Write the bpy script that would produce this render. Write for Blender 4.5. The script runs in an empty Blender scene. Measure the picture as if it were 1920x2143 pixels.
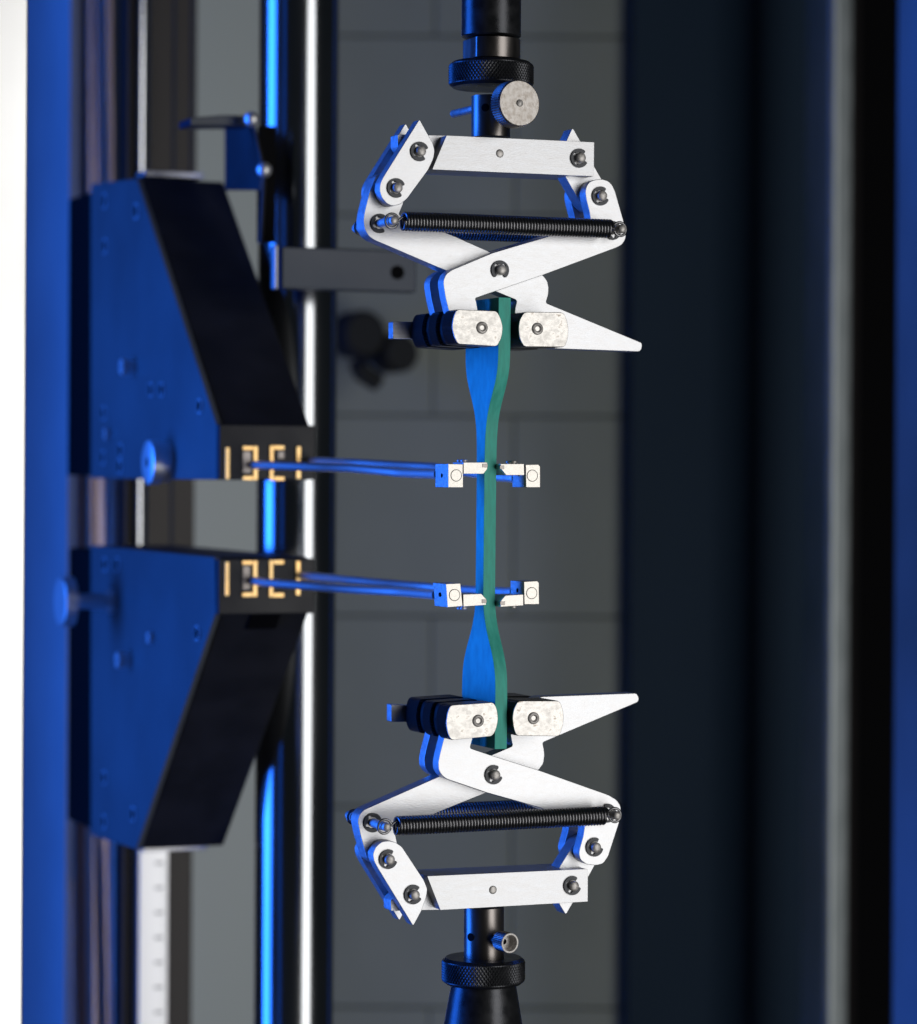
import bpy, bmesh, math, random
from mathutils import Vector
R = math.radians
MM = 0.001
random.seed(4)
sc = bpy.context.scene
COL = sc.collection

# ------------------------------------------------------------------ camera
F = 6300.0            # focal length in pixels of the 1920 px wide photograph
YAW, ROLL, DIST = R(22), R(0.33), 850.0
PX0, PY0 = 960.0, 990.0
fwd = Vector((math.sin(YAW), math.cos(YAW), 0))
rt0 = Vector((math.cos(YAW), -math.sin(YAW), 0))
up0 = Vector((0, 0, 1))
# picture leans clockwise a little -> camera rolled counter-clockwise
rt = rt0 * math.cos(ROLL) + up0 * math.sin(ROLL)
up = up0 * math.cos(ROLL) - rt0 * math.sin(ROLL)
CAM = -fwd * DIST
cd = bpy.data.cameras.new('camera')
cam = bpy.data.objects.new('camera', cd)
COL.objects.link(cam)
from mathutils import Matrix
m = Matrix((rt, up, -fwd)).transposed().to_4x4()
m.translation = CAM * MM
cam.matrix_world = m
cd.sensor_fit = 'HORIZONTAL'
cd.sensor_width = 36
cd.lens = F / 1920 * 36
cd.shift_y = -(1071.5 - PY0) / 1920
cd.clip_start = 0.05
cd.clip_end = 20
cd.dof.use_dof = True
cd.dof.focus_distance = 0.853
cd.dof.aperture_fstop = 14.5
cd.dof.aperture_blades = 0
sc.camera = cam

# ------------------------------------------------------------------ world, lamps, exposure
w = bpy.data.worlds.new('World'); sc.world = w; w.use_nodes = True
w.node_tree.nodes['Background'].inputs[0].default_value = (0.35, 0.42, 0.5, 1)
w.node_tree.nodes['Background'].inputs[1].default_value = 0.03

def area(name, az, dist, z, sx, sy, power, col, aim=(0, 0, 0), spread=180):
    l = bpy.data.lights.new(name, 'AREA'); l.shape = 'RECTANGLE'; l.size = sx; l.size_y = sy
    l.energy = power; l.color = col; l.spread = R(spread)
    o = bpy.data.objects.new(name, l); COL.objects.link(o)
    o.location = (math.sin(R(az)) * dist, -math.cos(R(az)) * dist, z)
    d = Vector(aim) - o.location
    d.z = 0
    o.rotation_euler = d.to_track_quat('-Z', 'Y').to_euler()
    return o
area('white_softbox', 24, 0.95, -0.17, 0.46, 1.14, 5.1, (1.0, 0.985, 0.965))
area('blue_strip_lamp', -121, 0.80, 0.0, 0.38, 1.4, 6.6, (0.018, 0.165, 1.0), spread=100)
sc.view_settings.view_transform = 'Standard'
sc.view_settings.look = 'None'
sc.view_settings.exposure = 0
sc.view_settings.gamma = 1
sc.render.engine = 'CYCLES'
sc.cycles.use_denoising = True
sc.cycles.max_bounces = 8
sc.cycles.sample_clamp_indirect = 4

# ------------------------------------------------------------------ pixel -> place
def ray(px, py):
    return fwd + rt * ((px - PX0) / F) + up * ((PY0 - py) / F)
def onY(px, py, Y):
    d = ray(px, py); t = (Y - CAM.y) / d.y
    return CAM + d * t
def onX(px, py, X):
    d = ray(px, py); t = (X - CAM.x) / d.x
    return CAM + d * t
def zoom(ox, oy, s):
    return lambda x, y: (ox + x * s, oy + y * s)
r1 = zoom(720, 0, .35714)
r2 = zoom(720, 230, .35714)
r3 = zoom(720, 480, .35714)
r4 = zoom(820, 880, .21978)
r5 = zoom(700, 1300, .36813)
r6 = zoom(700, 1640, .36813)

# ------------------------------------------------------------------ materials
def mat(name, base, rough=.5, metal=0., spec=.5, coat=0.):
    m = bpy.data.materials.new(name); m.use_nodes = True
    b = m.node_tree.nodes['Principled BSDF']
    b.inputs['Base Color'].default_value = (*base, 1)
    b.inputs['Roughness'].default_value = rough
    b.inputs['Metallic'].default_value = metal
    b.inputs['Specular IOR Level'].default_value = spec
    b.inputs['Coat Weight'].default_value = coat
    return m
def noisy(m, c0, c1, scale=(1, 1, 1), size=400, rlo=None, rhi=None, bump=0., bsize=None, pos=(.35, .65), detail=4):
    nt = m.node_tree; N = nt.nodes; L = nt.links; b = N['Principled BSDF']
    tc = N.new('ShaderNodeTexCoord'); mp = N.new('ShaderNodeMapping')
    mp.inputs['Scale'].default_value = scale
    L.new(tc.outputs['Object'], mp.inputs['Vector'])
    no = N.new('ShaderNodeTexNoise'); no.inputs['Scale'].default_value = size; no.inputs['Detail'].default_value = detail
    L.new(mp.outputs[0], no.inputs['Vector'])
    cr = N.new('ShaderNodeValToRGB')
    cr.color_ramp.elements[0].position = pos[0]; cr.color_ramp.elements[1].position = pos[1]
    cr.color_ramp.elements[0].color = (*c0, 1); cr.color_ramp.elements[1].color = (*c1, 1)
    L.new(no.outputs['Fac'], cr.inputs[0]); L.new(cr.outputs[0], b.inputs['Base Color'])
    if rlo is not None:
        mr = N.new('ShaderNodeMapRange'); mr.inputs[3].default_value = rlo; mr.inputs[4].default_value = rhi
        mr.inputs[1].default_value = .3; mr.inputs[2].default_value = .7
        L.new(no.outputs['Fac'], mr.inputs[0]); L.new(mr.outputs[0], b.inputs['Roughness'])
    if bump:
        n2 = N.new('ShaderNodeTexNoise'); n2.inputs['Scale'].default_value = bsize or size; n2.inputs['Detail'].default_value = 5
        L.new(mp.outputs[0], n2.inputs['Vector'])
        bp = N.new('ShaderNodeBump'); bp.inputs['Strength'].default_value = bump; bp.inputs['Distance'].default_value = .0003
        L.new(n2.outputs['Fac'], bp.inputs['Height']); L.new(bp.outputs[0], b.inputs['Normal'])
    return m

steel = noisy(mat('satin_steel', (.6, .6, .6), .42, 1), (.58, .59, .61), (.67, .67, .68), (.45, 1, 1.3), 700, .40, .46, .12, 3000, detail=8)
steel2 = noisy(mat('satin_steel_brushed', (.6, .6, .6), .42, 1), (.52, .53, .55), (.62, .62, .63), (.35, 1, 1.5), 700, .40, .47, .12, 3000, detail=8)
capm = noisy(mat('worn_nickel_face', (.7, .68, .64), .38, 1), (.26, .23, .20), (.64, .62, .59), (1, 1, 1.3), 620, .36, .5, .15, 2500, pos=(.26, .40), detail=8)
pinm = noisy(mat('pin_steel', (.4, .38, .36), .5, .55), (.48, .46, .44), (.80, .77, .74), (1, 1, 1), 1500, .42, .55)
clipm = noisy(mat('spring_clip_steel', (.05, .05, .06), .4, .3), (.035, .038, .045), (.06, .064, .072), (1, 1, 1), 900, .35, .5)
blackox = noisy(mat('black_oxide', (.02, .02, .022), .36, .75), (.035, .037, .042), (.06, .062, .068), (1, 1, 1), 300, .26, .36, .1, 2500)
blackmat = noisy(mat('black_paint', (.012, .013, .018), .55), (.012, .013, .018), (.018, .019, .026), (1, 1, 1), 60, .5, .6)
gunm = noisy(mat('gun_metal', (.08, .075, .07), .3, 1), (.17, .155, .145), (.30, .275, .26), (1, 1, .3), 200, .27, .40)
springm = mat('spring_wire', (.24, .24, .25), .30, 1)
chrome = mat('hard_chrome', (.42, .44, .46), .12, 1)
noisy(chrome, (.38, .40, .42), (.46, .48, .50), (1, 1, .12), 90, .11, .19)
slimchrome = mat('slim_chrome', (.62, .64, .66), .13, 1)
knobm = noisy(mat('worn_knob_face', (.5, .47, .43), .4, 1), (.30, .27, .24), (.60, .57, .54), (1, 1, 1), 700, .35, .5, .15, 2500)
unitside = noisy(mat('carriage_side_paint', (.16, .17, .18), .42), (.11, .12, .125), (.15, .16, .165), (1, 1, 1), 14, .38, .46, .1, 3000)
brass = noisy(mat('brass_edge', (.8, .5, .2), .34, 1), (.80, .50, .20), (.98, .70, .34), (1, 1, 1), 160, .3, .42)
copper = noisy(mat('copper_profile', (.5, .3, .22), .24, 1), (.66, .46, .36), (.92, .72, .62), (1, 1, .02), 400, .30, .42)
rubber = noisy(mat('green_rubber', (.05, .3, .23), .6), (.05, .46, .36), (.08, .58, .46), (2.2, .8, .45), 420, .55, .7, .16, 1500)
whitem = noisy(mat('white_enamel', (.8, .8, .79), .31, .97), (.95, .95, .945), (.98, .98, .975), (1, 1, 1), 40)
finm = noisy(mat('grey_anodised', (.3, .31, .33), .45), (.56, .58, .60), (.66, .68, .70), (1, 1, 1), 12)
wallm = noisy(mat('grey_wall_paint', (.16, .17, .16), .8), (.315, .345, .295), (.40, .43, .37), (1, 1, .7), 9, None, None, pos=(.3, .7))
panelm = noisy(mat('light_grey_panel', (.4, .44, .44), .6, .5), (.52, .58, .58), (.60, .65, .65), (1, 1, .5), 5, .58, .66)
blackback = mat('rear_black', (.004, .004, .005), .9, 0, .15)
darkpost = noisy(mat('dark_post_paint', (.02, .03, .04), .45), (.016, .036, .066), (.024, .048, .085), (1, 1, .4), 4, .4, .5)
darkpost.node_tree.nodes['Principled BSDF'].inputs['Specular IOR Level'].default_value = .15
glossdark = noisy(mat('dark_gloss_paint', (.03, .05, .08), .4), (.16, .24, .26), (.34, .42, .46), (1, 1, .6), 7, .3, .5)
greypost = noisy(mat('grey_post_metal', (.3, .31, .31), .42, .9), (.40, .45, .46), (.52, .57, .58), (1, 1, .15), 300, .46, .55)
bracketm = noisy(mat('bracket_paint', (.06, .07, .09), .4, .2), (.014, .024, .046), (.024, .038, .066), (1, 1, 1), 30, .35, .45)
ballm = mat('polished_ball', (.93, .93, .93), .45, .9)
rulerm = mat('ruler_white', (.85, .86, .88), .42, .8)
inkm = mat('ruler_ink', (.34, .35, .38), .6)
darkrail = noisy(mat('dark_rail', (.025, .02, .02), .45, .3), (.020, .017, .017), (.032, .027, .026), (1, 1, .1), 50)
bluesteel = noisy(mat('head_block_metal', (.5, .48, .45), .42, 1), (.66, .63, .58), (.78, .75, .70), (1, 1, 1), 1500, .38, .48, .2, 4000)
rodm = mat('sensing_rod_metal', (.95, .96, .97), .40, 1)
fittingm = mat('fitting_rubber', (.035, .038, .042), .8, 0, .2)
holem = mat('hole_black', (.004, .004, .005), .8, 0, .08)

def knurl_mat():
    m = mat('knurled_black', (.012, .013, .018), .34, .2)
    nt = m.node_tree; N = nt.nodes; L = nt.links; b = N['Principled BSDF']
    tc = N.new('ShaderNodeTexCoord'); sx = N.new('ShaderNodeSeparateXYZ'); L.new(tc.outputs['Object'], sx.inputs[0])
    outs = []
    for sgn in (1, -1):
        a = N.new('ShaderNodeMath'); a.operation = 'MULTIPLY_ADD'; a.inputs[1].default_value = sgn
        L.new(sx.outputs['Y'], a.inputs[0]); L.new(sx.outputs['Z'], a.inputs[2])
        s = N.new('ShaderNodeMath'); s.operation = 'MULTIPLY'; s.inputs[1].default_value = 2 * math.pi / 0.00080
        L.new(a.outputs[0], s.inputs[0])
        q = N.new('ShaderNodeMath'); q.operation = 'SINE'; L.new(s.outputs[0], q.inputs[0]); outs.append(q)
    mx = N.new('ShaderNodeMath'); mx.operation = 'MAXIMUM'
    L.new(outs[0].outputs[0], mx.inputs[0]); L.new(outs[1].outputs[0], mx.inputs[1])
    bp = N.new('ShaderNodeBump'); bp.inputs['Strength'].default_value = 1.; bp.inputs['Distance'].default_value = .0007; bp.invert = True
    L.new(mx.outputs[0], bp.inputs['Height']); L.new(bp.outputs[0], b.inputs['Normal'])
    return m
knurl = knurl_mat()

# ------------------------------------------------------------------ object helpers
ORG = {}
def thing(name, label, cat, org, group=None, kind=None):
    o = bpy.data.objects.new(name, None); COL.objects.link(o)
    o.location = Vector(org) * MM; o.empty_display_size = .01
    o['label'] = label; o['category'] = cat
    if group: o['group'] = group
    ORG[o.name] = Vector(org)
    return o
def tag(o, label, cat, group=None):
    o['label'] = label; o['category'] = cat
    if group: o['group'] = group
    return o
def emit(name, bm, m, parent=None, bevel=0., smooth=40, mats=None, org=None):
    o0 = ORG[parent.name] if parent else Vector(org or (0, 0, 0))
    bmesh.ops.recalc_face_normals(bm, faces=bm.faces)
    for v in bm.verts: v.co = (v.co - o0) * MM
    me = bpy.data.meshes.new(name); bm.to_mesh(me); bm.free()
    o = bpy.data.objects.new(name, me); COL.objects.link(o)
    me.materials.append(m)
    for x in (mats or []): me.materials.append(x)
    if smooth:
        me.shade_smooth(); me.set_sharp_from_angle(angle=R(smooth))
    if parent: o.parent = parent
    else: o.location = o0 * MM
    ORG[o.name] = o0
    if bevel:
        b = o.modifiers.new('bevel', 'BEVEL'); b.width = bevel * MM; b.segments = 2; b.limit_method = 'ANGLE'; b.angle_limit = R(40)
        b.harden_normals = True
    return o
def soften(p, r):
    n = len(p); out = []
    for i in range(n):
        a, b, c = p[i - 1], p[i], p[(i + 1) % n]
        la = math.dist(a, b); lc = math.dist(b, c)
        ta = min(.25, r / max(la, 1e-6)); tc = min(.25, r / max(lc, 1e-6))
        out.append((b[0] + (a[0] - b[0]) * ta, b[1] + (a[1] - b[1]) * ta))
        out.append((b[0] + (c[0] - b[0]) * tc, b[1] + (c[1] - b[1]) * tc))
    return out
def prismY(bm, xz, Y0, Y1, mi=0):
    """prism along Y from an outline in X, Z"""
    f = [bm.verts.new((x, Y0, z)) for x, z in xz]; b = [bm.verts.new((x, Y1, z)) for x, z in xz]
    n = len(xz)
    fs = [bm.faces.new(f), bm.faces.new(b[::-1])]
    for i in range(n): fs.append(bm.faces.new((f[i], b[i], b[(i + 1) % n], f[(i + 1) % n])))
    for q in fs: q.material_index = mi
    return bm
def outline(pts, z, Y, r=.35, it=2):
    xz = []
    for p in pts:
        q = onY(*z(*p), Y); xz.append((q.x, q.z))
    for _ in range(it): xz = soften(xz, r); r *= .5
    return xz
def plate(name, pts, z, Yref, Y0, Y1, m, parent, bevel=.18, r=.35):
    return emit(name, prismY(bmesh.new(), outline(pts, z, Yref, r), Y0, Y1), m, parent, bevel, 30)
def frame(d):
    d = Vector(d).normalized()
    a = Vector((0, 0, 1)) if abs(d.z) < .9 else Vector((1, 0, 0))
    u = d.cross(a).normalized(); v = d.cross(u).normalized()
    return d, u, v
def lathe(bm, p0, d, prof, n=32, cap=True, mi=0):
    """revolve (distance, radius) profile about axis p0 + d"""
    d, u, v = frame(d); p0 = Vector(p0); rings = []
    for t, r in prof:
        rings.append([bm.verts.new(p0 + d * t + (u * math.cos(2 * math.pi * k / n) + v * math.sin(2 * math.pi * k / n)) * r) for k in range(n)])
    fs = []
    for a, b in zip(rings, rings[1:]):
        for k in range(n): fs.append(bm.faces.new((a[k], a[(k + 1) % n], b[(k + 1) % n], b[k])))
    if cap:
        fs.append(bm.faces.new(rings[0])); fs.append(bm.faces.new(rings[-1][::-1]))
    for q in fs: q.material_index = mi
    return bm
def tube(bm, pts, r, n=8, r1=None):
    """swept round wire through a list of points"""
    pts = [Vector(p) for p in pts]; rings = []; N = len(pts)
    prev = None
    for i, p in enumerate(pts):
        d = (pts[min(i + 1, N - 1)] - pts[max(i - 1, 0)]).normalized()
        if prev is None: _, u, v = frame(d)
        else:
            u = (prev - d * prev.dot(d)).normalized(); v = d.cross(u)
        prev = u
        rr = r if r1 is None else r + (r1 - r) * i / (N - 1)
        rings.append([bm.verts.new(p + (u * math.cos(2 * math.pi * k / n) + v * math.sin(2 * math.pi * k / n)) * rr) for k in range(n)])
    for a, b in zip(rings, rings[1:]):
        for k in range(n): bm.faces.new((a[k], a[(k + 1) % n], b[(k + 1) % n], b[k]))
    bm.faces.new(rings[0]); bm.faces.new(rings[-1][::-1])
    return bm
def box(bm, x0, x1, y0, y1, z0, z1, mi=0):
    return prismY(bm, [(x0, z0), (x1, z0), (x1, z1), (x0, z1)], y0, y1, mi)
def rboxZ(bm, pts, z0, z1):
    """prism along Z from outline in X, Y"""
    f = [bm.verts.new((x, y, z0)) for x, y in pts]; b = [bm.verts.new((x, y, z1)) for x, y in pts]; n = len(pts)
    bm.faces.new(f); bm.faces.new(b[::-1])
    for i in range(n): bm.faces.new((f[i], b[i], b[(i + 1) % n], f[(i + 1) % n]))
    return bm

def knurled_ring(cx, cy, rad, z0, z1, pitch, amp, d=(0, 0, 1), p0=None):
    """ring whose wall carries raised diamond teeth"""
    bm = bmesh.new(); D, u, v = frame(d)
    P = Vector(p0) if p0 is not None else Vector((cx, cy, 0))
    n = int(2 * math.pi * rad / pitch) * 4; rows = max(4, int((z1 - z0) / pitch * .8) * 4)
    rings = []
    for j in range(rows + 1):
        t = z0 + (z1 - z0) * j / rows; ring = []
        for k in range(n):
            e = amp * (min(abs((j + k) % 4 - 2), abs((j - k) % 4 - 2)) - 1)
            if j in (0, rows): e = -amp
            a = 2 * math.pi * k / n
            ring.append(bm.verts.new(P + D * t + (u * math.cos(a) + v * math.sin(a)) * (rad + e)))
        rings.append(ring)
    for j in range(rows):
        for k in range(n):
            a, b, c, e = rings[j][k], rings[j][(k + 1) % n], rings[j + 1][(k + 1) % n], rings[j + 1][k]
            if (j + k) % 2 == 0: bm.faces.new((a, b, c)); bm.faces.new((a, c, e))
            else: bm.faces.new((a, b, e)); bm.faces.new((b, c, e))
    # chamfered end rims
    for ring, t, s in ((rings[0], z0, -1), (rings[-1], z1, 1)):
        prev = ring
        for dt, dr in ((.35, -.45), (.8, -1.0)):
            nr = [bm.verts.new(P + D * (t + s * dt) + (u * math.cos(2 * math.pi * k / n) + v * math.sin(2 * math.pi * k / n)) * (rad - amp + dr)) for k in range(n)]
            for k in range(n): bm.faces.new((prev[k], prev[(k + 1) % n], nr[(k + 1) % n], nr[k]))
            prev = nr
        bm.faces.new(prev)
    return bm

# ------------------------------------------------------------------ grip pieces
def eclip(x, z, Y, parent, opening, ro=2.75, ri=1.62):
    bm = bmesh.new(); xz = []
    gap = R(42); n = 26; o = R(opening)
    for k in range(n + 1):
        a = o + gap + (2 * math.pi - 2 * gap) * k / n; xz.append((x + ro * math.cos(a), z + ro * math.sin(a)))
    a1 = o - gap
    xz.append((x + (ro - .25) * math.cos(a1 + R(7)), z + (ro - .25) * math.sin(a1 + R(7))))
    inner = []
    for k in range(n + 1):
        a = o - gap * .8 - (2 * math.pi - 1.6 * gap) * k / n
        rr = ri + (.55 if k in (8, 9, 10, 16, 17, 18) else 0)
        inner.append((x + rr * math.cos(a), z + rr * math.sin(a)))
    xz += inner
    xz.append((x + (ro - .25) * math.cos(o + gap - R(7)), z + (ro - .25) * math.sin(o + gap - R(7))))
    prismY(bm, xz, Y - .55, Y - .03)
    return emit('retaining_clip', bm, clipm, parent, .06, 30)
def pin(z, cx, cy, Yf, parent, back, out=2.3, r=1.5, opening=0, clip=True, name='pivot_pin', washer=False):
    c = onY(*z(cx, cy), Yf)
    bm = bmesh.new()
    prof = [(-out, .001), (-out + .05, r * .35), (-out + .16, r * .62), (-out + .34, r * .84), (-out + .62, r * .96), (-out + .95, r), (-.85, r), (-.8, r * .82), (-.45, r * .82), (-.4, r), (back - Yf + 1.8, r), (back - Yf + 2.3, r * .8)]
    lathe(bm, (c.x, Yf, c.z), (0, 1, 0), prof, 28, cap=False)
    p = emit(name, bm, pinm, parent, 0, 50)
    if clip:
        eclip(c.x, c.z, Yf, p, opening)
        if washer:
            bm = bmesh.new(); lathe(bm, (c.x, Yf - .3, c.z), (0, 1, 0), [(0, 1.4), (0, 2.8), (.26, 2.8), (.26, 1.4), (0, 1.4)], 28, cap=False)
            emit('washer', bm, clipm, p)
    return p
def coil(p0, p1, rad, turns, wire, parent, hook0, hook1, name='tension_spring'):
    p0 = Vector(p0); p1 = Vector(p1); d, u, v = frame(p1 - p0); L = (p1 - p0).length
    pts = []; n = 14
    for i in range(turns * n + 1):
        a = 2 * math.pi * i / n
        pts.append(p0 + d * L * i / (turns * n) + (u * math.cos(a) + v * math.sin(a)) * (rad - wire))
    o = emit(name, tube(bmesh.new(), pts, wire, 6), springm, parent, 0, 80)
    for h, e, s in ((hook0, p0, -1), (hook1, p1, 1)):
        h = Vector(h); pts = []
        for k in range(22):                      # ring of wire round the pin
            a = 2 * math.pi * k / 23 + (math.pi if s > 0 else 0) + .3
            pts.append(h + Vector((math.cos(a) * 1.95, (k - 11) * .035, math.sin(a) * 1.95)))
        emit('hook', tube(bmesh.new(), pts, wire * .9, 6), springm, o, 0, 80)
        q = h + (e - h).normalized() * 1.9
        emit('hook', tube(bmesh.new(), [q, (q + e) / 2 + Vector((0, 0, rad * .25)), e + d * s * -.4 + Vector((0, 0, rad * .5))], wire * .9, 6), springm, o, 0, 80)
    return o
def jaw(z, pts, rivet, parent, segs, plug_side, capY=-7.5):
    """jaw roller: flattened cylinder lying along Y, cut into knurled segments with a bright end face"""
    xz = outline(pts, z, capY, .5)
    cx = sum(p[0] for p in xz) / len(xz); cz = sum(p[1] for p in xz) / len(xz)
    root = None
    core = [(cx + (x - cx) * .86, cz + (zz - cz) * .93) for x, zz in xz]
    root = emit('jaw_roller', prismY(bmesh.new(), core, capY + .5, segs[-1][1] - .5), blackox, parent, 0, 30)
    for a, b in segs:
        emit('knurled_segment', prismY(bmesh.new(), xz, a, b), knurl, root, .25, 30)
    face = [(cx + (x - cx) * .985, cz + (zz - cz) * .985) for x, zz in xz]
    emit('end_face', prismY(bmesh.new(), face, capY - .45, capY - .02), capm, root, .15, 30)
    c = onY(*z(*rivet), capY - .5)
    bm = bmesh.new()
    lathe(bm, (c.x, capY - .5, c.z), (0, 1, 0), [(.02, 1.75), (-.12, 1.72), (-.35, 1.45), (-.42, 1.1), (-.2, .85), (.1, .62)], 28, cap=False)
    lathe(bm, (c.x, capY - .42, c.z), (0, 1, 0), [(0, .62), (.05, .01)], 16, cap=False, mi=1)
    emit('axle_rivet', bm, pinm, root, 0, 50, [holem])
    return root

def grip(kind, org, label, D):
    g = thing('tensile_grip', label, 'grip', org, 'spring loaded scissor grips holding the green test strip')
    z = D['z']
    bm = prismY(bmesh.new(), outline(D['bar'], z, 0, .1), 0.02, 14.2)
    bar = emit('crossbar', bm, steel2, g, .15, 30)
    emit('crossbar_tongue', prismY(bmesh.new(), outline(D['tongue'], z, 4.5, .15), 4.6, 10.2), steel2, bar, .15, 30)
    c = onY(*z(*D['dot']), 0); bm = bmesh.new()
    lathe(bm, (c.x, 0, c.z), (0, 1, 0), [(.05, 1.22), (-.16, 1.12), (-.28, .75), (-.32, .01)], 24, cap=False)
    emit('rivet', bm, pinm, bar, 0, 60)
    # scissor arm A: two plates; arm B: a single plate running between them
    plate('scissor_arm', D['A'], z, 0, 0, 4.3, steel, g)
    plate('scissor_arm', D['A'], z, 0, 10.7, 15, steel, g)
    plate('scissor_arm', D['B'], z, 4.5, 4.55, 10.45, steel, g)['label'] = 'middle scissor arm with a pointed tail'
    plate('link_plate', D['L'], z, 0, -.05, 4.25, steel, g)
    plate('link_plate', D['L'], z, 0, 10.8, 15.05, steel, g)
    plate('link_plate', D['R'], z, 4.5, 4.65, 10.35, steel, g)
    for k, (x, y, op) in enumerate(D['pins']):
        pin(z, x, y, -.05 if k < 2 else 0, g, 15, opening=op)
    # spring posts
    (lx, ly), (rx, ry) = D['posts']
    pl = pin(z, lx, ly, 4.5, g, 22, out=12.3, r=1.25, opening=-20, name='spring_post')
    pr = pin(z, rx, ry, 0, g, 22, out=7.8, r=1.25, opening=150, name='spring_post')
    cl = onY(*z(lx, ly), 4.5); cr = onY(*z(rx, ry), 0)
    for Y in (-5.2, 19.5):
        a = Vector((cl.x, Y, cl.z)); b = Vector((cr.x, Y, cr.z)); d = (b - a).normalized()
        coil(a + d * 3.3, b - d * 3.0, 2.8, 70, .46, g, a, b)
    jaw(z, D['jawL'], D['rivL'], g, [(-7.45, -.25), (4.6, 10.4), (15.2, 24)], 'A')
    jaw(z, D['jawR'], D['rivR'], g, [(-7.45, 4.3), (10.7, 24)], 'B')
    xz = outline(D['stub'], z, 25, .2)
    emit('release_tab', prismY(bmesh.new(), xz, 24.8, 28.4), steel2, g, .15, 30)
    # round stem with a cross hole
    (sx, sy0, sy1, rr) = D['stem']
    a = onY(*z(sx, sy0), 7.3); b = onY(*z(sx, sy1), 7.3)
    bm = bmesh.new(); s = 1 if b.z > a.z else -1
    lathe(bm, (a.x, 7.3, a.z), b - a, [(0, rr), ((b - a).length, rr)], 64)
    stm = emit('stem', bm, gunm, g, 0, 40)
    h = onY(*z(*D['hole']), 7.3 - .2); hd = Vector((-.62, -.78, 0)) if kind == 'up' else Vector((-.9, -.44, 0))
    q = Vector((a.x, 7.3, h.z)); hd.normalize()
    bm = bmesh.new(); lathe(bm, q + hd * (rr - .35), hd, [(0, 1.15), (.38, 1.15), (.42, 1.0)], 20)
    emit('cross_hole', bm, holem, stm)
    return g

U = dict(z=r2,
  bar=[(602,148),(1468,188),(1466,388),(518,348)],
  tongue=[(315,142),(620,148),(620,350),(400,352),(316,215)],
  dot=(914,254),
  A=[(1415,480),(1420,450),(1440,420),(1475,407),(1515,404),(1550,415),(1575,440),(1592,480),(1640,650),(1655,715),(1652,755),(1632,788),(1600,806),(1170,966),(890,1062),(770,1103),(776,1120),(786,1175),(790,1330),(640,1330),(612,1170),(595,1100),(584,1030),(582,1000),(598,962),(630,938),(868,838),(1165,750),(1448,660),(1440,600),(1420,520)],
  B=[(188,385),(150,480),(120,600),(114,650),(122,700),(145,738),(175,760),(590,938),(895,1065),(1015,1115),(1003,1170),(1000,1330),(1240,1398),(1735,1416),(1748,1397),(1750,1365),(1185,1130),(1200,1080),(1202,1040),(1193,1000),(1166,966),(868,836),(640,735),(322,615),(348,550),(370,450),(350,410),(300,375),(240,362)],
  L=[(443,52),(497,150),(522,195),(533,240),(525,285),(495,350),(370,520),(330,553),(285,563),(250,548),(220,512),(208,470),(212,430),(228,395)],
  R=[(1342,103),(1308,178),(1270,260),(1262,320),(1300,390),(1395,555),(1430,590),(1480,600),(1540,580),(1575,530),(1560,470),(1510,403),(1468,330),(1386,180)],
  pins=[(442,243,-15),(305,457,-15),(1378,282,10),(1503,504,15),(913,938,-90)],
  posts=((208,665),(1572,706)),
  jawL=[(655,468),(895,477),(918,520),(931,570),(925,630),(905,672),(893,686),(660,672),(640,625),(628,575),(636,515)],
  jawR=[(1060,483),(1285,485),(1305,525),(1316,580),(1312,640),(1295,690),(1050,688),(1025,640),(1018,580),(1025,530),(1045,495)],
  rivL=(810,576), rivR=(1135,582),
  stub=[(285,540),(420,541),(420,641),(285,640)],
  stem=(861,-80,160,5.55), hole=(753,-8))
for k in ('jawL', 'jawR', 'stub'): U[k] = [(x, y + 700) for x, y in U[k]]
for k in ('rivL', 'rivR'): U[k] = (U[k][0], U[k][1] + 700)
dy = -923.6
Lw = dict(z=r6,
  bar=[(528,527),(1434,486),(1443,492),(1442,672),(603,720)],
  tongue=[(320,665),(400,560),(600,527),(640,719),(322,725)],
  dot=(902,605),
  A=[(1425,228),(1415,300),(1395,370),(1390,400),(1400,435),(1435,460),(1490,466),(1530,455),(1558,415),(1618,230),(1632,170),(1628,125),(1605,92),(1560,65),(1165,-75),(900,-158),(772,-201),(778,-225),(788,-260),(790,-390),(640,-390),(622,-255),(600,-170),(590,-120),(593,-75),(612,-45),(640,-25),(860,50),(1150,132)],
  B=[(188,430),(150,300),(132,215),(142,178),(168,150),(600,-42),(895,-162),(1015,-213),(1003,-270),(1000,-430),(1180,-494),(1720,-514),(1735,-485),(1728,-463),(1185,-233),(1192,-203),(1197,-163),(1190,-113),(1160,-73),(868,52),(600,160),(345,275),(356,330),(372,400),(360,440),(310,470),(250,470)],
  L=[(448,812),(497,722),(523,645),(530,600),(510,550),(385,360),(350,335),(310,325),(268,331),(235,360),(218,400),(224,440),(245,480)],
  R=[(1318,748),(1282,690),(1250,610),(1250,530),(1285,470),(1375,325),(1440,290),(1500,315),(1530,380),(1485,462),(1450,525),(1358,680)],
  pins=[(447,631,10),(305,430,20),(1352,580,20),(1478,361,25),(905,873+dy,20)],
  posts=((216,222),(1550,168)),
  jawL=[(655,477),(905,460),(925,500),(931,560),(918,620),(897,655),(660,678),(640,640),(630,580),(638,520)],
  jawR=[(1040,452),(1280,452),(1298,500),(1305,550),(1298,600),(1278,655),(1030,652),(1015,610),(1007,550),(1015,500)],
  rivL=(818,567), rivR=(1133,552),
  stub=[(322,473),(440,480),(440,573),(322,573)],
  stem=(851,700,1000,5.75), hole=(742,868))
for k in ('jawL', 'jawR', 'stub'): Lw[k] = [(x, y + dy) for x, y in Lw[k]]
for k in ('rivL', 'rivR'): Lw[k] = (Lw[k][0], Lw[k][1] + dy)

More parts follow.
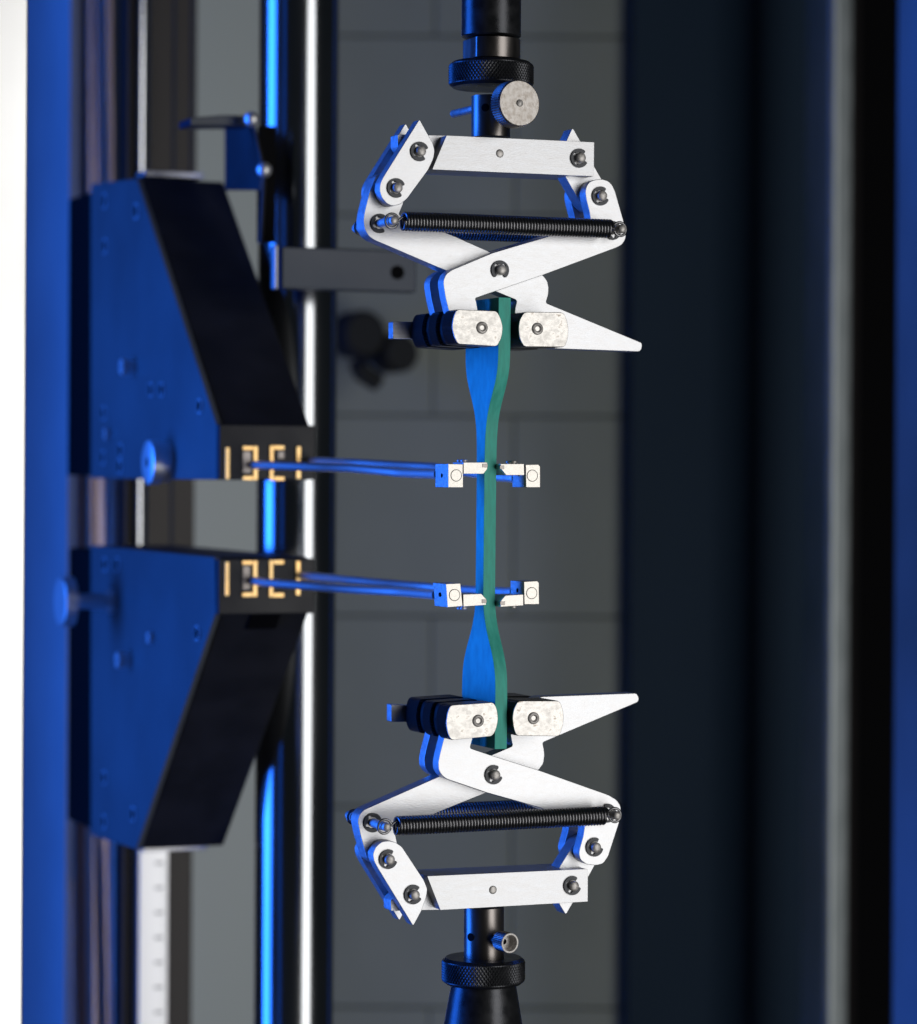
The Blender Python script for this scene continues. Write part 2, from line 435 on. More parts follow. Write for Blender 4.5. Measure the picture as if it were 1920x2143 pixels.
def profX(bm, yz, X0, X1):
    f = [bm.verts.new((X0, y, z)) for y, z in yz]; b = [bm.verts.new((X1, y, z)) for y, z in yz]; n = len(yz)
    bm.faces.new(f); bm.faces.new(b[::-1])
    for i in range(n): bm.faces.new((f[i], b[i], b[(i + 1) % n], f[(i + 1) % n]))
    return bm
# ------------------------------------------------------------------ setting
YW = 612
def span(name, px0, px1, Y0, Y1, m, pad=60, bevel=0, round_r=0, kind=None, parent=None):
    """upright box whose front face spans two picture columns at depth Y0"""
    a = onY(px0, 990, Y0).x; b = onY(px1, 990, Y0).x
    bm = bmesh.new(); box(bm, a, b, Y0, Y1, -330 - pad, 330 + pad)
    org = ((a + b) / 2, Y0, -330 - pad)
    o = emit(name, bm, m, parent, bevel, 0, org=org)
    return o, a, b
# back wall made of large panels with open joints, square to the line of sight
WD = DIST + 697.0
def on_wall(px, py):
    d = ray(px, py); return CAM + d * (WD / d.dot(fwd))
Mw = Matrix((rt0, fwd, up0)).transposed()
def wbox(x0, x1, d0, d1, z0, z1):
    bm = bmesh.new(); box(bm, x0, x1, d0, d1, z0, z1)
    for v in bm.verts: v.co = CAM + Mw @ v.co
    return bm
lat = lambda px: (on_wall(px, 990) - CAM).dot(rt0)
a = lat(-250); b = lat(1356)
wall = emit('wall', wbox(a, b, WD + 4, WD + 12, -420, 420), wallm, None, 0, 0, org=tuple(CAM + Mw @ Vector(((a + b) / 2, WD + 4, -420)))); wall['kind'] = 'structure'
zs = [on_wall(960, y).z for y in (-330, 75, 450, 870, 1290, 1690, 2110, 2500)]
for k, (z1, z0) in enumerate(zip(zs, zs[1:])):
    xs = [a, lat(640), lat(905 + 170 * (k % 2)), b]
    for x0, x1 in zip(xs, xs[1:]):
        emit('panel', wbox(x0 + .15, x1 - .15, WD, WD + 3.9, z0 + .35, z1 - .35), wallm, wall, 1.2, 0)

# right side of the machine frame
o, xa, xb = span('machine_column', 1322, 1790, 600, 604, darkpost, bevel=1)
tag(o, 'wide near-black blurred machine column right of the grips', 'column')
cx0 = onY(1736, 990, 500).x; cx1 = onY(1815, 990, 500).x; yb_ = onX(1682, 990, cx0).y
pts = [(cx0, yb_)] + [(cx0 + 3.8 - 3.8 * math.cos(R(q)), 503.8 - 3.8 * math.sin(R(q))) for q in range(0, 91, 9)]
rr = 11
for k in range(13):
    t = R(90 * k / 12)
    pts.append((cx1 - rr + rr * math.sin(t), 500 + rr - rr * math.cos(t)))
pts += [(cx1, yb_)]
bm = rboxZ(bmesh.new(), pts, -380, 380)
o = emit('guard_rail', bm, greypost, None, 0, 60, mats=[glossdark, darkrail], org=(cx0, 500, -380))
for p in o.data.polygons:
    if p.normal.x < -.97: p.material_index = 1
    elif p.normal.x > .12: p.material_index = 2  # shade of the rounded right side is put into its colour
tag(o, 'grey metal guard upright with a bright left edge, shade painted on its right, and a blue lit side', 'upright')
px = onY(1915, 990, 420).x
xr = onY(1945, 990, 330).x
bm = bmesh.new(); box(bm, xr, xr + 12, 330, onX(1874, 990, xr).y, -380, 380)
o = emit('side_shield', bm, glossdark, None, .5, 0, org=(xr, 330, -380)); tag(o, 'blue lit glossy shield at the far right edge', 'shield')
o, _, _ = span('rear_upright', 1792, 2000, 600, 604, blackback)
tag(o, 'black upright in the gap beside the blue shield', 'upright')

# left side: white cover and fin
xf = onY(141, 990, 470).x
bm = bmesh.new(); box(bm, xf, xf + 5, 470, 580, -380, 380)
o = emit('frame_fin', bm, finm, None, .6, 0, org=(xf, 470, -380)); tag(o, 'blue lit flat fin beside the white cover', 'fin')
xw = onY(54, 990, 170).x
print('fin x', xf, 'white edge x', xw)
bm = bmesh.new(); box(bm, xw - 45, xw, 170, 176, -380, 380)
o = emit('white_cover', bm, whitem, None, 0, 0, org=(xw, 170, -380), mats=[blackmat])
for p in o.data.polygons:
    if p.normal.y > -.5: p.material_index = 1  # unseen rear blacked out, added to stop a blue reflection in the column
b_ = o.modifiers.new('bevel', 'BEVEL'); b_.width = .0006; b_.segments = 2; tag(o, 'plain white machine cover along the left edge', 'cover')

# grooved copper coloured slideway, leaning back a little at the top
def slideway(name, bands, Y, m, label, tilt=2.6):
    a0 = onY(bands[0][0], 990, Y).x; c0 = Vector((a0, Y, 0)); pts = []
    for p0, p1, dep in bands:
        pts += [(onY(p0, 990, Y).x, Y + dep), (onY(p1, 990, Y).x, Y + dep)]
    pts += [(pts[-1][0], Y + 14), (pts[0][0], Y + 14)]
    bm = rboxZ(bmesh.new(), pts, -400, 400)
    for v in bm.verts: v.co.y += v.co.z * math.tan(R(tilt))
    o = emit(name, bm, m, None, .25, 0, org=(a0, Y - 18.2, -400)); tag(o, label, 'slideway'); return o
slideway('slideway', [(188, 199, 0), (199, 203, 2), (203, 222, .6), (222, 226, 2), (226, 243, 0)], 460, copper, 'copper brown grooved slideway behind the blue carriages')
slideway('slideway', [(143, 157, 0), (157, 163, 2.5), (163, 176, .8), (176, 182, 2.5), (182, 185, .8)], 478, copper, 'narrow dull grooved slideway next to the blue fin')
def cyl(name, px0, px1, Y, m, label, cat='column', n=96):
    a = onY(px0, 990, Y); b = onY(px1, 990, Y); r = (b - a).length / 2 * .93; c = (a + b) / 2
    bm = bmesh.new(); lathe(bm, (c.x, c.y, -380), (0, 0, 1), [(0, r), (760, r)], n)
    o = emit(name, bm, m, None, 0, 60, org=(c.x, c.y, -380)); tag(o, label, cat); return o, c, r
cyl('guide_column', 536, 705, 262, chrome, 'thick chrome column with a broad white highlight')
cyl('slim_guide_rod', 262, 312, 440, slimchrome, 'slim chrome rod between the copper shaft and the dark rail', 'rod')
o, _, _ = span('rail', 262, 271, 428, 441, darkrail, bevel=.4); tag(o, 'narrow black rail just left of the slim chrome rod', 'rail')
o, _, _ = span('rail', 306, 408, 470, 473, darkrail, bevel=.6); tag(o, 'flat dark brown rail behind two thin wires', 'rail')
for px, lb in ((360, 'thin vertical wire at the middle of the dark rail'), (397, 'thin vertical wire near the right border of the dark rail')):
    a = onY(px, 990, 430); top = onY(px, -80, 430).z; bot = onY(px, 400, 430).z if px == 397 else -40
    bm = bmesh.new(); lathe(bm, (a.x, 430, bot), (0, 0, 1), [(0, .7), (top - bot, .7)], 12)
    o = emit('guide_wire', bm, bracketm, None, 0, 60, org=(a.x, 430, bot)); tag(o, lb, 'wire', 'thin wires in front of the dark rail')

o, _, _ = span('brightening_panel', 396, 575, 600, 603, panelm, bevel=.5); tag(o, 'lighter grey panel added to brighten the wall between the dark rail and the thick chrome column', 'panel')  # added panel, lighter and glossier so this end of the wall looks brighter lit
# ruler at lower left
a = onY(292, 1790, 425); b = onY(352, 1790, 425); t = thing('ruler', 'white scale strip with faint marks at the lower left', 'ruler', (a.x, 425, -380))
bm = bmesh.new(); box(bm, a.x, b.x, 425, 430, -330, a.z + 6)
emit('scale_body', bm, rulerm, t, .2, 0)
k = 0
y = 1806
while y < 2160:
    p = onY(345, y, 425)
    ln = 2.6 if k % 5 else 4.0
    if k % 5 == 0:
        bm = bmesh.new(); box(bm, b.x - 5.6, b.x - 1.6, 424.9, 424.97, p.z - .5, p.z + .5)
        emit('mark', bm, inkm, t, 0, 0)
    else:
        bm = bmesh.new(); box(bm, b.x - 2.6, b.x - .4, 424.9, 424.97, p.z - .12, p.z + .12)
        emit('mark', bm, inkm, t, 0, 0)
    y += 10.4; k += 1

# horizontal bracket across the column
t = thing('cross_bracket', 'flat dark blue grey bracket crossing in front of the thick chrome column', 'bracket', tuple(onY(720, 565, 205)))
a = onY(590, 515, 205); b = onY(872, 612, 205)
bm = bmesh.new(); box(bm, a.x, b.x, 205, 211, b.z, a.z); emit('plate', bm, bracketm, t, .6, 0)
a2 = onY(566, 515, 203)
bm = bmesh.new(); box(bm, onY(574, 515, 203).x, onY(584, 515, 203).x, 203, 207, b.z - .5, a.z + .5); emit('clamp_edge', bm, steel2, t, .8, 0)
c = onY(832, 570, 205); bm = bmesh.new(); lathe(bm, (c.x, 204.6, c.z), (0, 1, 0), [(0, 2.5), (.5, 2.5)], 24); emit('bolt_hole', bm, holem, t)

# small blue bracket with two bright balls
t = thing('pulley_bracket', 'small blue lit bracket with two bright balls left of the thick column', 'bracket', tuple(onY(500, 300, 225)))
xp = onY(549, 350, 224).x
q = [onX(p[0], p[1], xp) for p in ((470, 262), (524, 262), (549, 350), (543, 398), (470, 398))]
bm = profX(bmesh.new(), [(p.y, p.z) for p in q], xp, xp + 1.6); emit('plate', bm, blackmat, t, .3, 0)
q = [onY(p[0], p[1], 226) for p in ((398, 246), (470, 240), (532, 242), (532, 262), (470, 262), (398, 262))]
bm = prismY(bmesh.new(), [(p.x, p.z) for p in q], 226, 240); emit('arm', bm, bracketm, t, .4, 0)
b1 = onY(527, 249, 218); b2 = onY(553, 355, 218)
for c in (b1, b2):
    bm = bmesh.new(); bmesh.ops.create_uvsphere(bm, u_segments=24, v_segments=16, radius=2.7)
    for v in bm.verts: v.co += c
    emit('ball', bm, ballm, t, 0, 180)
ha = onY(541, 262, 229); hb = onY(577, 508, 229)
bm = bmesh.new(); box(bm, ha.x, hb.x, 229, 230.5, hb.z, ha.z); emit('masking_strip', bm, blackback, t, .3, 0)  # added black strip, sized to hide the column's blue highlight
bm = bmesh.new(); tube(bm, [b1 + Vector((.8, 0, -2)), b2 + Vector((-.6, 0, 1.8))], .6); emit('cable', bm, blackmat, t)
c = onY(546, 510, 222); bm = bmesh.new(); tube(bm, [b2 + Vector((0, 0, -2)), c], .7); emit('cable', bm, blackmat, t)

# dark fitting far behind, beside the upper jaw
t = thing('cable_fitting', 'dark out of focus fitting on the wall behind the left jaws', 'fitting', tuple(onY(780, 720, 560)))
for (x, y, r) in ((765, 698, 12), (842, 738, 10)):
    c = onY(x, y, 625); bm = bmesh.new(); lathe(bm, c, (0, 1, 0), [(0, r * .8), (3, r), (20, r), (20.1, r * .5), (50, r * .5)], 24); emit('connector', bm, fittingm, t)
c0 = onY(750, 760, 625); c1 = onY(790, 800, 630); bm = bmesh.new(); tube(bm, [c0, (c0 + c1) / 2 + Vector((-3, 0, 0)), c1], 5); emit('cable', bm, fittingm, t)

# ------------------------------------------------------------------ extensometer carriages
YB = 190
def zb(x, y): return (120 + x * .3643, 360 + y * .3643)
def zl(x, y): return (x * .4642, 1200 + y * .4642)
def zm(x, y): return (120 + x * .43956, 900 + y * .43956)
XL = onY(452, 950, YB).x
XR = onY(655, 950, YB).x
print('unit X', XL, XR, 'Yback', onX(190, 1000, XL))
def carriage(label, D):
    t = thing('extensometer_carriage', label, 'carriage', (XL, YB + 60, onX(300, D['base'], XL).z), 'extensometer carriages mounted left of the test strip')
    side = [onX(*p, XL) for p in D['side']]
    bm = profX(bmesh.new(), [(p.y, p.z) for p in side], XL, XL + 2.2); emit('side_panel', bm, unitside, t, .4, 0)
    # sloping cover and head behind the side panel
    body = [(p.y, p.z) for p in side]
    bm = profX(bmesh.new(), [(y + (.6 if y < YB + 5 else 0), z) for y, z in body], XL + 2.3, XR - .8)
    emit('cover', bm, blackmat, t, .8, 0)
    if D.get('notch'):
        q0 = onX(450, 1286, XL); q1 = onX(440, 1318, XL); nx0 = onY(526, 1300, YB).x; nx1 = onY(588, 1300, YB).x
        bm = profX(bmesh.new(), [(q0.y - .25, q0.z), (q1.y - .25, q1.z), (q1.y + 6, q1.z), (q0.y + 6, q0.z)], nx0, nx1)
        emit('notch', bm, holem, t, 0, 0)
    # back block
    yb = max(p.y for p in side)
    zt = max(p.z for p in side) - 2; z0 = min(p.z for p in side) + 1
    bm = bmesh.new(); box(bm, XL + 3, XR - 3, yb + .2, yb + 45, z0, zt); emit('rear_block', bm, blackback, t, .6, 0)
    # sensing head with brass edged slots on its front
    h0 = onY(453, D['head'][0], YB - 3); h1 = onY(650, D['head'][1], YB - 3)
    bm = bmesh.new(); box(bm, XL + .15, XR - .2, YB - 3, YB + .5, h1.z, h0.z)
    hd = emit('sensing_head', bm, blackmat, t, .5, 0)
    def brk(px0, px1, py0, py1, Y=YB - 3.9):
        a = onY(px0, py0, Y); b = onY(px1, py1, Y); return (a.x, b.x, Y, YB - 3.02, b.z, a.z)
    for shape in D['slots']:
        bm = bmesh.new()
        for i, s in enumerate(shape):
            x0, x1, y0, y1, za, zz = brk(*s); box(bm, x0, x1, y0 - .02 * i, y1, za, zz)
        emit('slot_edge', bm, brass, hd, .2, 0)
    for s in D['rollers']:
        bm = bmesh.new(); box(bm, *brk(*s, YB - 3.5)); emit('roller', bm, gunm, hd, .3, 0)
    for (x, y, r, h, kind) in D['screws']:
        c = onX(x, y, XL)
        bm = bmesh.new()
        if kind == 'hole':
            lathe(bm, c, (-1, 0, 0), [(0, r * 1.3), (.5, r * 1.3), (.8, r * 1.2)], 24); lathe(bm, c + Vector((-.81, 0, 0)), (-1, 0, 0), [(0, r * 1.0), (.06, r * .98)], 20, mi=1)
            emit('screw', bm, finm, t, 0, 40, [holem])
        else:
            lathe(bm, c, (-1, 0, 0), [(0, r * .9), (h * .4, r * .9), (h * .45, r), (h - .4, r), (h, r * .9)], 32)
            lathe(bm, c + Vector((-h - .01, 0, 0)), (-1, 0, 0), [(0, r * .22), (.05, r * .2)], 20, mi=1)
            emit('thumb_knob' if r > 3.5 else 'screw', bm, ballm, t, 0, 40, [holem])
    return t
def brackets(dx, dy, y0, y1, s=1.0):
    # picture columns of the four brass edged openings; heights y0..y1
    w = 7
    f = lambda q: [tuple((a[0] + dx, a[1] + dx, a[2] + dy, a[3] + dy)) for a in q]
    return [f([(472, 481, y0 + 4, y1 - 3)]),
            f([(531, 540, y0 + 1, y1 - 1), (508, 531, y0 + 1, y0 + 10), (508, 531, y1 - 10, y1 - 1)]),
            f([(565, 573, y0, y1), (573, 596, y0, y0 + 9), (573, 596, y1 - 9, y1)]),
            f([(621, 630, y0 + 2, y1 - 4)])]
up_ext = carriage('blue and black extensometer carriage widening downwards, with a round knob', dict(base=1000,
    side=[(190, 385), (285, 373), (452, 888), (452, 1004), (190, 1001)], head=(888, 1004),
    slots=brackets(0, 0, 932, 1006), rollers=[(508, 526, 944, 990), (582, 596, 944, 960)],
    screws=[(*zb(278, 165), 2.4, 1, 'hole'), (*zb(460, 225), 2.4, 1, 'hole'), (*zb(280, 425), 2.4, 1, 'hole'), (*zb(272, 1385), 2.2, 1, 'hole'),
            (*zb(545, 1250), 2.1, 1, 'hole'), (*zb(608, 1250), 2.1, 1, 'hole'), (*zb(825, 1345), 2.1, 1, 'hole'), (*zb(270, 1640), 2.2, 1, 'hole'),
            (*zb(370, 1600), 2.2, 1, 'hole'), (*zb(365, 1690), 2.2, 1, 'hole'), (*zb(440, 1120), 3.2, 5, 'knob'), (*zb(300, 1505), 2.4, 2, 'knob'), (*zb(640, 1668), 7.9, 8, 'knob')]))
lo_ext = carriage('blue and black extensometer carriage tapering downwards below the other one', dict(base=1770,
    side=[(190, 1141), (448, 1166), (450, 1284), (284, 1778), (190, 1748)], head=(1170, 1284), notch=1,
    slots=brackets(-1, 0, 1172, 1250), rollers=[(508, 524, 1184, 1234)],
    screws=[(*zl(690, 290), 2.2, 2, 'knob'), (*zl(895, 270), 2.2, 1, 'hole'), (*zl(585, 390), 3.2, 5, 'knob'), (*zl(475, 920), 2.2, 1, 'hole'),
            (*zl(475, 1120), 2.2, 1, 'hole'), (*zl(605, 1085), 2.2, 1, 'hole'), (*zm(230, 640), 2.2, 1, 'hole'), (*zm(290, 640), 2.2, 1, 'hole')]))
# lower unit's long side knob
c = onX(238, 1258, XL); bm = bmesh.new()
lathe(bm, c, (-1, 0, 0), [(0, 4.5), (2, 4.5), (2.01, 3.0), (12, 3.0), (16, 3.0), (16.01, 9.3), (20.5, 9.3), (21, 8.8)], 40)
o = emit('thumb_knob', bm, ballm, lo_ext, 0, 40)
# bright lips on top of the upper and under the lower carriage
for par, (x0, x1, y) in ((up_ext, (303, 426, 362)), (lo_ext, (300, 433, 1778))):
    a = onY(x0, y, 300); b = onY(x1, y, 300)
    bm = bmesh.new(); box(bm, a.x, b.x, 300, 312, a.z - 1.1, a.z + 1.1); emit('edge_lip', bm, steel2, par, .3, 0)

# ------------------------------------------------------------------ sensing arms, blocks and knife blades
def arm(par, face, backpx, blade, insert, screws, rodpts, circ, Yf=1.5, dep=9.9):
    fz = [onY(*r4(*p), Yf) for p in face]
    x0 = sum(p.x for p in fz) / 4; z0 = sum(p.z for p in fz) / len(fz)
    # rod first, it is the part the others sit on
    pts = [onY(*p, y) for p, y in rodpts]
    e = pts[0]
    d = (pts[0] - pts[1]).normalized()
    bm = bmesh.new()
    allp = []
    for i in range(len(pts) - 1):
        for k in range(8): allp.append(pts[i].lerp(pts[i + 1], k / 8))
    allp.append(pts[-1])
    tube(bm, allp[:], 1.42, 20)
    rod = emit('sensing_arm', bm, rodm, par, 0, 50)
    bm = bmesh.new(); lathe(bm, e, -d, [(-.05, 1.50), (3.0, 1.50), (5.5, 1.46), (5.9, 1.42)], 24, cap=False); emit('ferrule', bm, rodm, rod, 0, 50)
    xz = [(p.x, p.z) for p in fz]
    emit('clamp_block', prismY(bmesh.new(), xz, Yf, Yf + dep), bluesteel, rod, .14, 30)
    c = onY(*r4(*circ), Yf); bm = bmesh.new()
    lathe(bm, (c.x, Yf, c.z), (0, 1, 0), [(-.03, 1.56), (-.03, 1.72)], 32, cap=False, mi=0)
    lathe(bm, (c.x, Yf - .03, c.z), (0, 1, 0), [(0, 1.52), (-.05, 1.50), (-.05, .01)], 32, cap=False, mi=1)
    emit('set_screw', bm, holem, rod, 0, 0, [bluesteel])
    # small dark hole on the block's left side
    xs = min(p.x for p in fz); h = Vector((xs - .02, Yf + dep * .48, z0)); bm = bmesh.new()
    lathe(bm, h, (-1, 0, 0), [(-.3, .62), (.06, .62), (.07, .5)], 20); emit('side_hole', bm, holem, rod)
    bl = emit('knife_blade', prismY(bmesh.new(), [(onY(*r4(*p), Yf - .35).x, onY(*r4(*p), Yf - .35).z) for p in blade], Yf - .35, Yf + 7.8), bluesteel, rod, .12, 30)
    i0, i1 = insert
    a = onY(*r4(*i0), Yf - .6); b = onY(*r4(*i1), Yf - .6)
    emit('blade_insert', box(bmesh.new(), a.x, b.x, Yf - .5, Yf + 8.2, min(a.z, b.z), max(a.z, b.z)), gunm, rod, .08, 30)
    for (sx, sy, sgn, Y) in screws:
        c = onY(*r4(sx, sy), Y); bm = bmesh.new()
        lathe(bm, (c.x, Y, c.z), (0, 0, sgn), [(-1.6, .62), (-.35, .62), (-.34, 1.05), (.1, 1.05), (.32, .8), (.38, .01)], 24, cap=False)
        emit('screw', bm, pinm, rod, 0, 40)
    return rod
YE = 11.3
arm(up_ext, [(538, 412), (682, 415), (682, 638), (538, 638)], 410, [(684, 398), (912, 398), (912, 462), (876, 508), (684, 508)], ((868, 412), (917, 446)),
    [(690, 380, 1, 4.0), (655, 382, 1, 8.5)], [(r4(448, 512), YE), (r4(100, 500), 50), (zm(1400, 182), 92), (zm(1000, 168), 170), (zm(890, 165), 197)], (615, 523))
arm(up_ext, [(1276, 420), (1398, 418), (1416, 438), (1416, 637), (1280, 637)], 1140, [(1037, 412), (1262, 412), (1265, 521), (1090, 521), (1040, 458)], ((1033, 428), (1075, 462)),
    [(1160, 392, 1, 4.0), (1122, 394, 1, 8.5)], [(r4(1184, 548), YE), (r4(1000, 536), 24), (r4(400, 442), 75), (zm(1400, 156), 130), (zm(1168, 148), 197)], (1340, 525))
arm(lo_ext, [(516, 1556), (656, 1550), (678, 1768), (532, 1781)], 390, [(680, 1656), (855, 1650), (903, 1702), (900, 1757), (684, 1773)], ((862, 1705), (906, 1740)),
    [(684, 1792, -1, 4.0), (655, 1792, -1, 7.0)], [(r4(430, 1663), YE), (r4(100, 1635), 50), (zm(1400, 759), 92), (zm(1000, 727), 170), (zm(885, 710), 197)], (599, 1662))
arm(lo_ext, [(1260, 1535), (1388, 1528), (1404, 1546), (1406, 1750), (1264, 1752)], 1125, [(1256, 1656), (1085, 1666), (1042, 1716), (1036, 1776), (1256, 1762)], ((1036, 1724), (1082, 1758)),
    [(1155, 1780, -1, 4.0)], [(r4(1168, 1636), YE), (r4(1000, 1628), 24), (r4(660, 1610), 52), (r4(300, 1580), 75), (zm(1400, 715), 130), (zm(1125, 690), 197)], (1334, 1644))

# ------------------------------------------------------------------ test strip
def interp(tab, y):
    for (y0, a), (y1, b) in zip(tab, tab[1:]):
        if y <= y1:
            t = (y - y0) / (y1 - y0); t = max(0, min(1, t)); t2 = t * t * (3 - 2 * t) if False else t
            return a + (b - a) * t2
    return tab[-1][1]
# half width of the strip (mm) against picture row
S = 1.0545
hw = [(580 * S, 12.3), (700 * S, 12.3), (725 * S, 12.1), (745 * S, 11.3), (765 * S, 9.8), (785 * S, 7.9), (805 * S, 6.0), (825 * S, 4.6), (850 * S, 3.6), (880 * S, 3.1), (930 * S, 2.9),
      (1190 * S, 2.9), (1215 * S, 3.3), (1240 * S, 4.6), (1262 * S, 6.3), (1285 * S, 8.6), (1305 * S, 10.4), (1330 * S, 11.9), (1355 * S, 12.5), (1495 * S, 12.5)]
def hwf(y):     # smoothed
    return sum(interp(hw, y + d) for d in (-16, -10, -5, 0, 5, 10, 16)) / 7
bm = bmesh.new()
rows = []
tops = onY(1052, 622, -5); bots = onY(1045, 1568, -5)
n = 150
YC = 7.5
# crease column of the strip's near edge in the straight part, top to bottom
c0 = onY(1014.6, 930, YC - 2.9); c1 = onY(1011.6, 1240, YC - 2.9)
T = 3.75
for i in range(n + 1):
    y = 624 + (1567 - 624) * i / n
    h = hwf(y); zz = tops.z + (bots.z - tops.z) * i / n
    k = (zz - c0.z) / (c1.z - c0.z)
    x = c0.x + (c1.x - c0.x) * k
    tt = T * (1.0 if 800 < y < 1400 else 1.0)
    wx = .1 * math.sin(i * .13)
    rows.append([bm.verts.new(q) for q in ((x + wx * 0, YC - h, zz), (x + tt, YC - h, zz), (x + tt, YC + h, zz), (x, YC + h, zz))])
for a, b in zip(rows, rows[1:]):
    for k in range(4): bm.faces.new((a[k], a[(k + 1) % 4], b[(k + 1) % 4], b[k]))
bm.faces.new(rows[0]); bm.faces.new(rows[-1][::-1])
o = emit('test_strip', bm, rubber, None, .15, 40, org=(c0.x, YC, bots.z))
tag(o, 'green rubber dumbbell test strip clamped upright between both grips', 'test strip')

# ------------------------------------------------------------------ grips
gu = grip('up', tuple(onY(*r2(861, -80), 7.3)), 'steel scissor grip above the test strip, hanging from the black rod', U)
gl = grip('lo', tuple(onY(*r6(851, 1000), 7.3)), 'steel scissor grip below the test strip, standing on the black cone', Lw)

# ------------------------------------------------------------------ couplings
YS = 7.3
def rad_px(px0, px1, py):
    a = onY(px0, py, YS); b = onY(px1, py, YS); return (b - a).length / 2 * math.cos(YAW), (a.x + b.x) / 2
ru, cxu = rad_px(*(r1(690, 0)[0], r1(1037, 0)[0]), 40)
cz = lambda y: onY(1030, y, YS).z
t = thing('pull_rod', 'black cylindrical pull rod entering from the top edge', 'rod', (cxu, YS, cz(127)))
bm = bmesh.new(); lathe(bm, (cxu, YS, cz(79)), (0, 0, 1), [(0, ru - .5), (.4, ru), (60, ru)], 96); emit('rod_body', bm, blackox, t)
zn0, zn1 = cz(126), cz(83)
# neck with a flat on its left side
pts = []
for k in range(96):
    a = 2 * math.pi * k / 96; x = math.cos(a) * (ru - .15); y = math.sin(a) * (ru - .15)
    # flat faces left (-X)
    if x < -(ru - .15) * .80: x = -(ru - .15) * .80
    pts.append((cxu + x, YS + y))
bm = rboxZ(bmesh.new(), pts, zn0 + .01, zn1); emit('neck', bm, gunm, t, .15, 40)
rk, cxk = rad_px(r1(613, 0)[0], r1(1111, 0)[0], 150)
rk -= .1
bm = knurled_ring(cxk, YS, rk, cz(178) , cz(136), 1.02, .13); emit('knurled_nut', bm, blackox, t, 0, 20)

t = thing('cone_mount', 'black tapered mount with a knurled nut at the bottom edge', 'mount', (onY(1013, 2060, YS).x, YS, cz(2100)))
rl, cxl = rad_px(r6(605, 0)[0], r6(1087, 0)[0], 2030)
bm = knurled_ring(cxl, YS, rl - .3, cz(2051), cz(2008), 1.02, .13); emit('knurled_nut', bm, blackox, t, 0, 20)
ra, cxa = rad_px(r6(667, 0)[0], r6(1030, 0)[0], 2060); rb, cxb = rad_px(r6(622, 0)[0], r6(1068, 0)[0], 2143)
za, zb_ = cz(2055), cz(2143); sl = (rb - ra) / (za - zb_)
bm = bmesh.new(); lathe(bm, (cxa, YS, za), (cxb - cxa, 0, zb_ - za), [(0, ra), (60, ra + sl * 60)], 96); emit('cone', bm, blackox, t)

# locking pin with a big round knob through the upper stem
d = Vector((.27, -.963, 0)).normalized()           # towards the viewer and a little right
kc = onY(*r1(1030, 603), -12)
d = (kc - Vector((onY(*r1(861, 603), 7.3).x, 7.3, kc.z))); d.z = 0; L = d.length; d.normalize()
print('knob dir', d, L)
t = thing('locking_pin', 'locking pin with a large worn round knob through the upper stem', 'pin', tuple(kc))
kr = 137 * .35714 / 7.45
nrm = Vector((.10, -.995, 0))
bm = bmesh.new(); lathe(bm, kc, -nrm, [(0, kr - .35), (.35, kr - .05)], 96, cap=False); lathe(bm, kc, -nrm, [(.001, 1.05), (0, kr - .35)], 96, cap=False)
kn = emit('knob_face', bm, knobm, t)
def ridged(bm, p0, d, t0, t1, r, n, amp):
    D, u, v = frame(d); p0 = Vector(p0); rings = []
    for tt, dr in ((t0, -.3), (t0 + .25, 0), (t1 - .25, 0), (t1, -.3)):
        rings.append([bm.verts.new(p0 + D * tt + (u * math.cos(math.pi * k / n) + v * math.sin(math.pi * k / n)) * (r + dr - (amp if k % 2 else 0))) for k in range(2 * n)])
    for a, b in zip(rings, rings[1:]):
        for k in range(2 * n): bm.faces.new((a[k], a[(k + 1) % (2 * n)], b[(k + 1) % (2 * n)], b[k]))
    bm.faces.new(rings[-1]); bm.faces.new(rings[0][::-1])
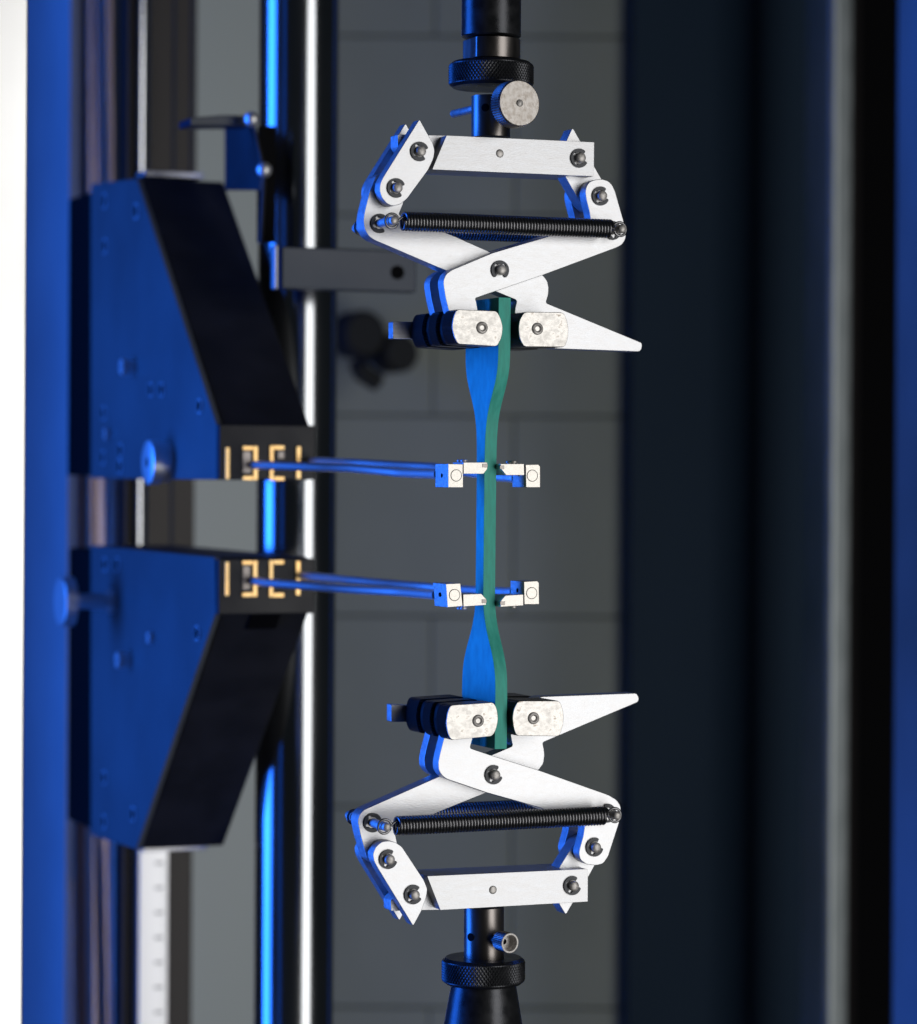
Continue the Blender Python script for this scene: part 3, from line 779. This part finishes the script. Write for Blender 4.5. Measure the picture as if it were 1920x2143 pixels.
bm = bmesh.new(); ridged(bm, kc, -nrm, .3, 5.2, kr + .1, 60, .25); emit('knob_rim', bm, gunm, t, 0, 20)
bm = bmesh.new(); lathe(bm, kc, -nrm, [(-.75, .01), (-.7, .5), (-.4, .95), (.2, 1.1)], 24, cap=False); emit('pin_tip', bm, pinm, t)
st = Vector((onY(*r1(861, 603), 7.3).x, 7.3, kc.z))
bm = bmesh.new(); lathe(bm, kc - nrm * 5, st - (kc - nrm * 5), [(0, 2.2), ((st - (kc - nrm * 5)).length, 2.2)], 32); emit('shaft', bm, blackox, t)
e0 = onY(*r1(752, 640), 11); e1 = onY(*r1(640, 667), 24)
dd = (e1 - e0); bm = bmesh.new(); lathe(bm, e0 - dd * .25, dd, [(0, 1.15), (dd.length * 1.25 - .4, 1.15), (dd.length * 1.25, .85)], 28); emit('tail', bm, steel2, t)

# small knurled ring screw in the lower stem
rc = onY(*r6(1000, 908), -6)
t = thing('ring_screw', 'small knurled ring headed screw in the lower stem', 'screw', tuple(rc))
nr = Vector((.16, -.987, 0)).normalized(); ro = 58 * .36813 / 7.45
bm = bmesh.new(); lathe(bm, rc, -nr, [(.12, ro), (0, ro - .12), (0, ro - .55), (.1, ro - .62), (3.2, ro - .62), (3.21, .8)], 48, cap=False)
lathe(bm, rc - nr * 3.3, -nr, [(0, .8), (.1, .01)], 24, cap=False, mi=1)
emit('head_bore', bm, pinm, t, 0, 30, [holem])
bm = bmesh.new()
D_, u_, v_ = frame(-nr); rings = []; n2 = 72
for tt, r_ in ((.12, ro), (5.0, ro), (5.3, ro - .3), (5.31, 1.7), (12.5, 1.7)):
    rings.append([bm.verts.new(rc + D_ * tt + (u_ * math.cos(2 * math.pi * k / n2) + v_ * math.sin(2 * math.pi * k / n2)) * (r_ - (.13 if k % 2 and r_ > 2 else 0))) for k in range(n2)])
for a, b in zip(rings, rings[1:]):
    for k in range(n2): bm.faces.new((a[k], a[(k + 1) % n2], b[(k + 1) % n2], b[k]))
emit('knurled_head', bm, gunm, t, 0, 20)
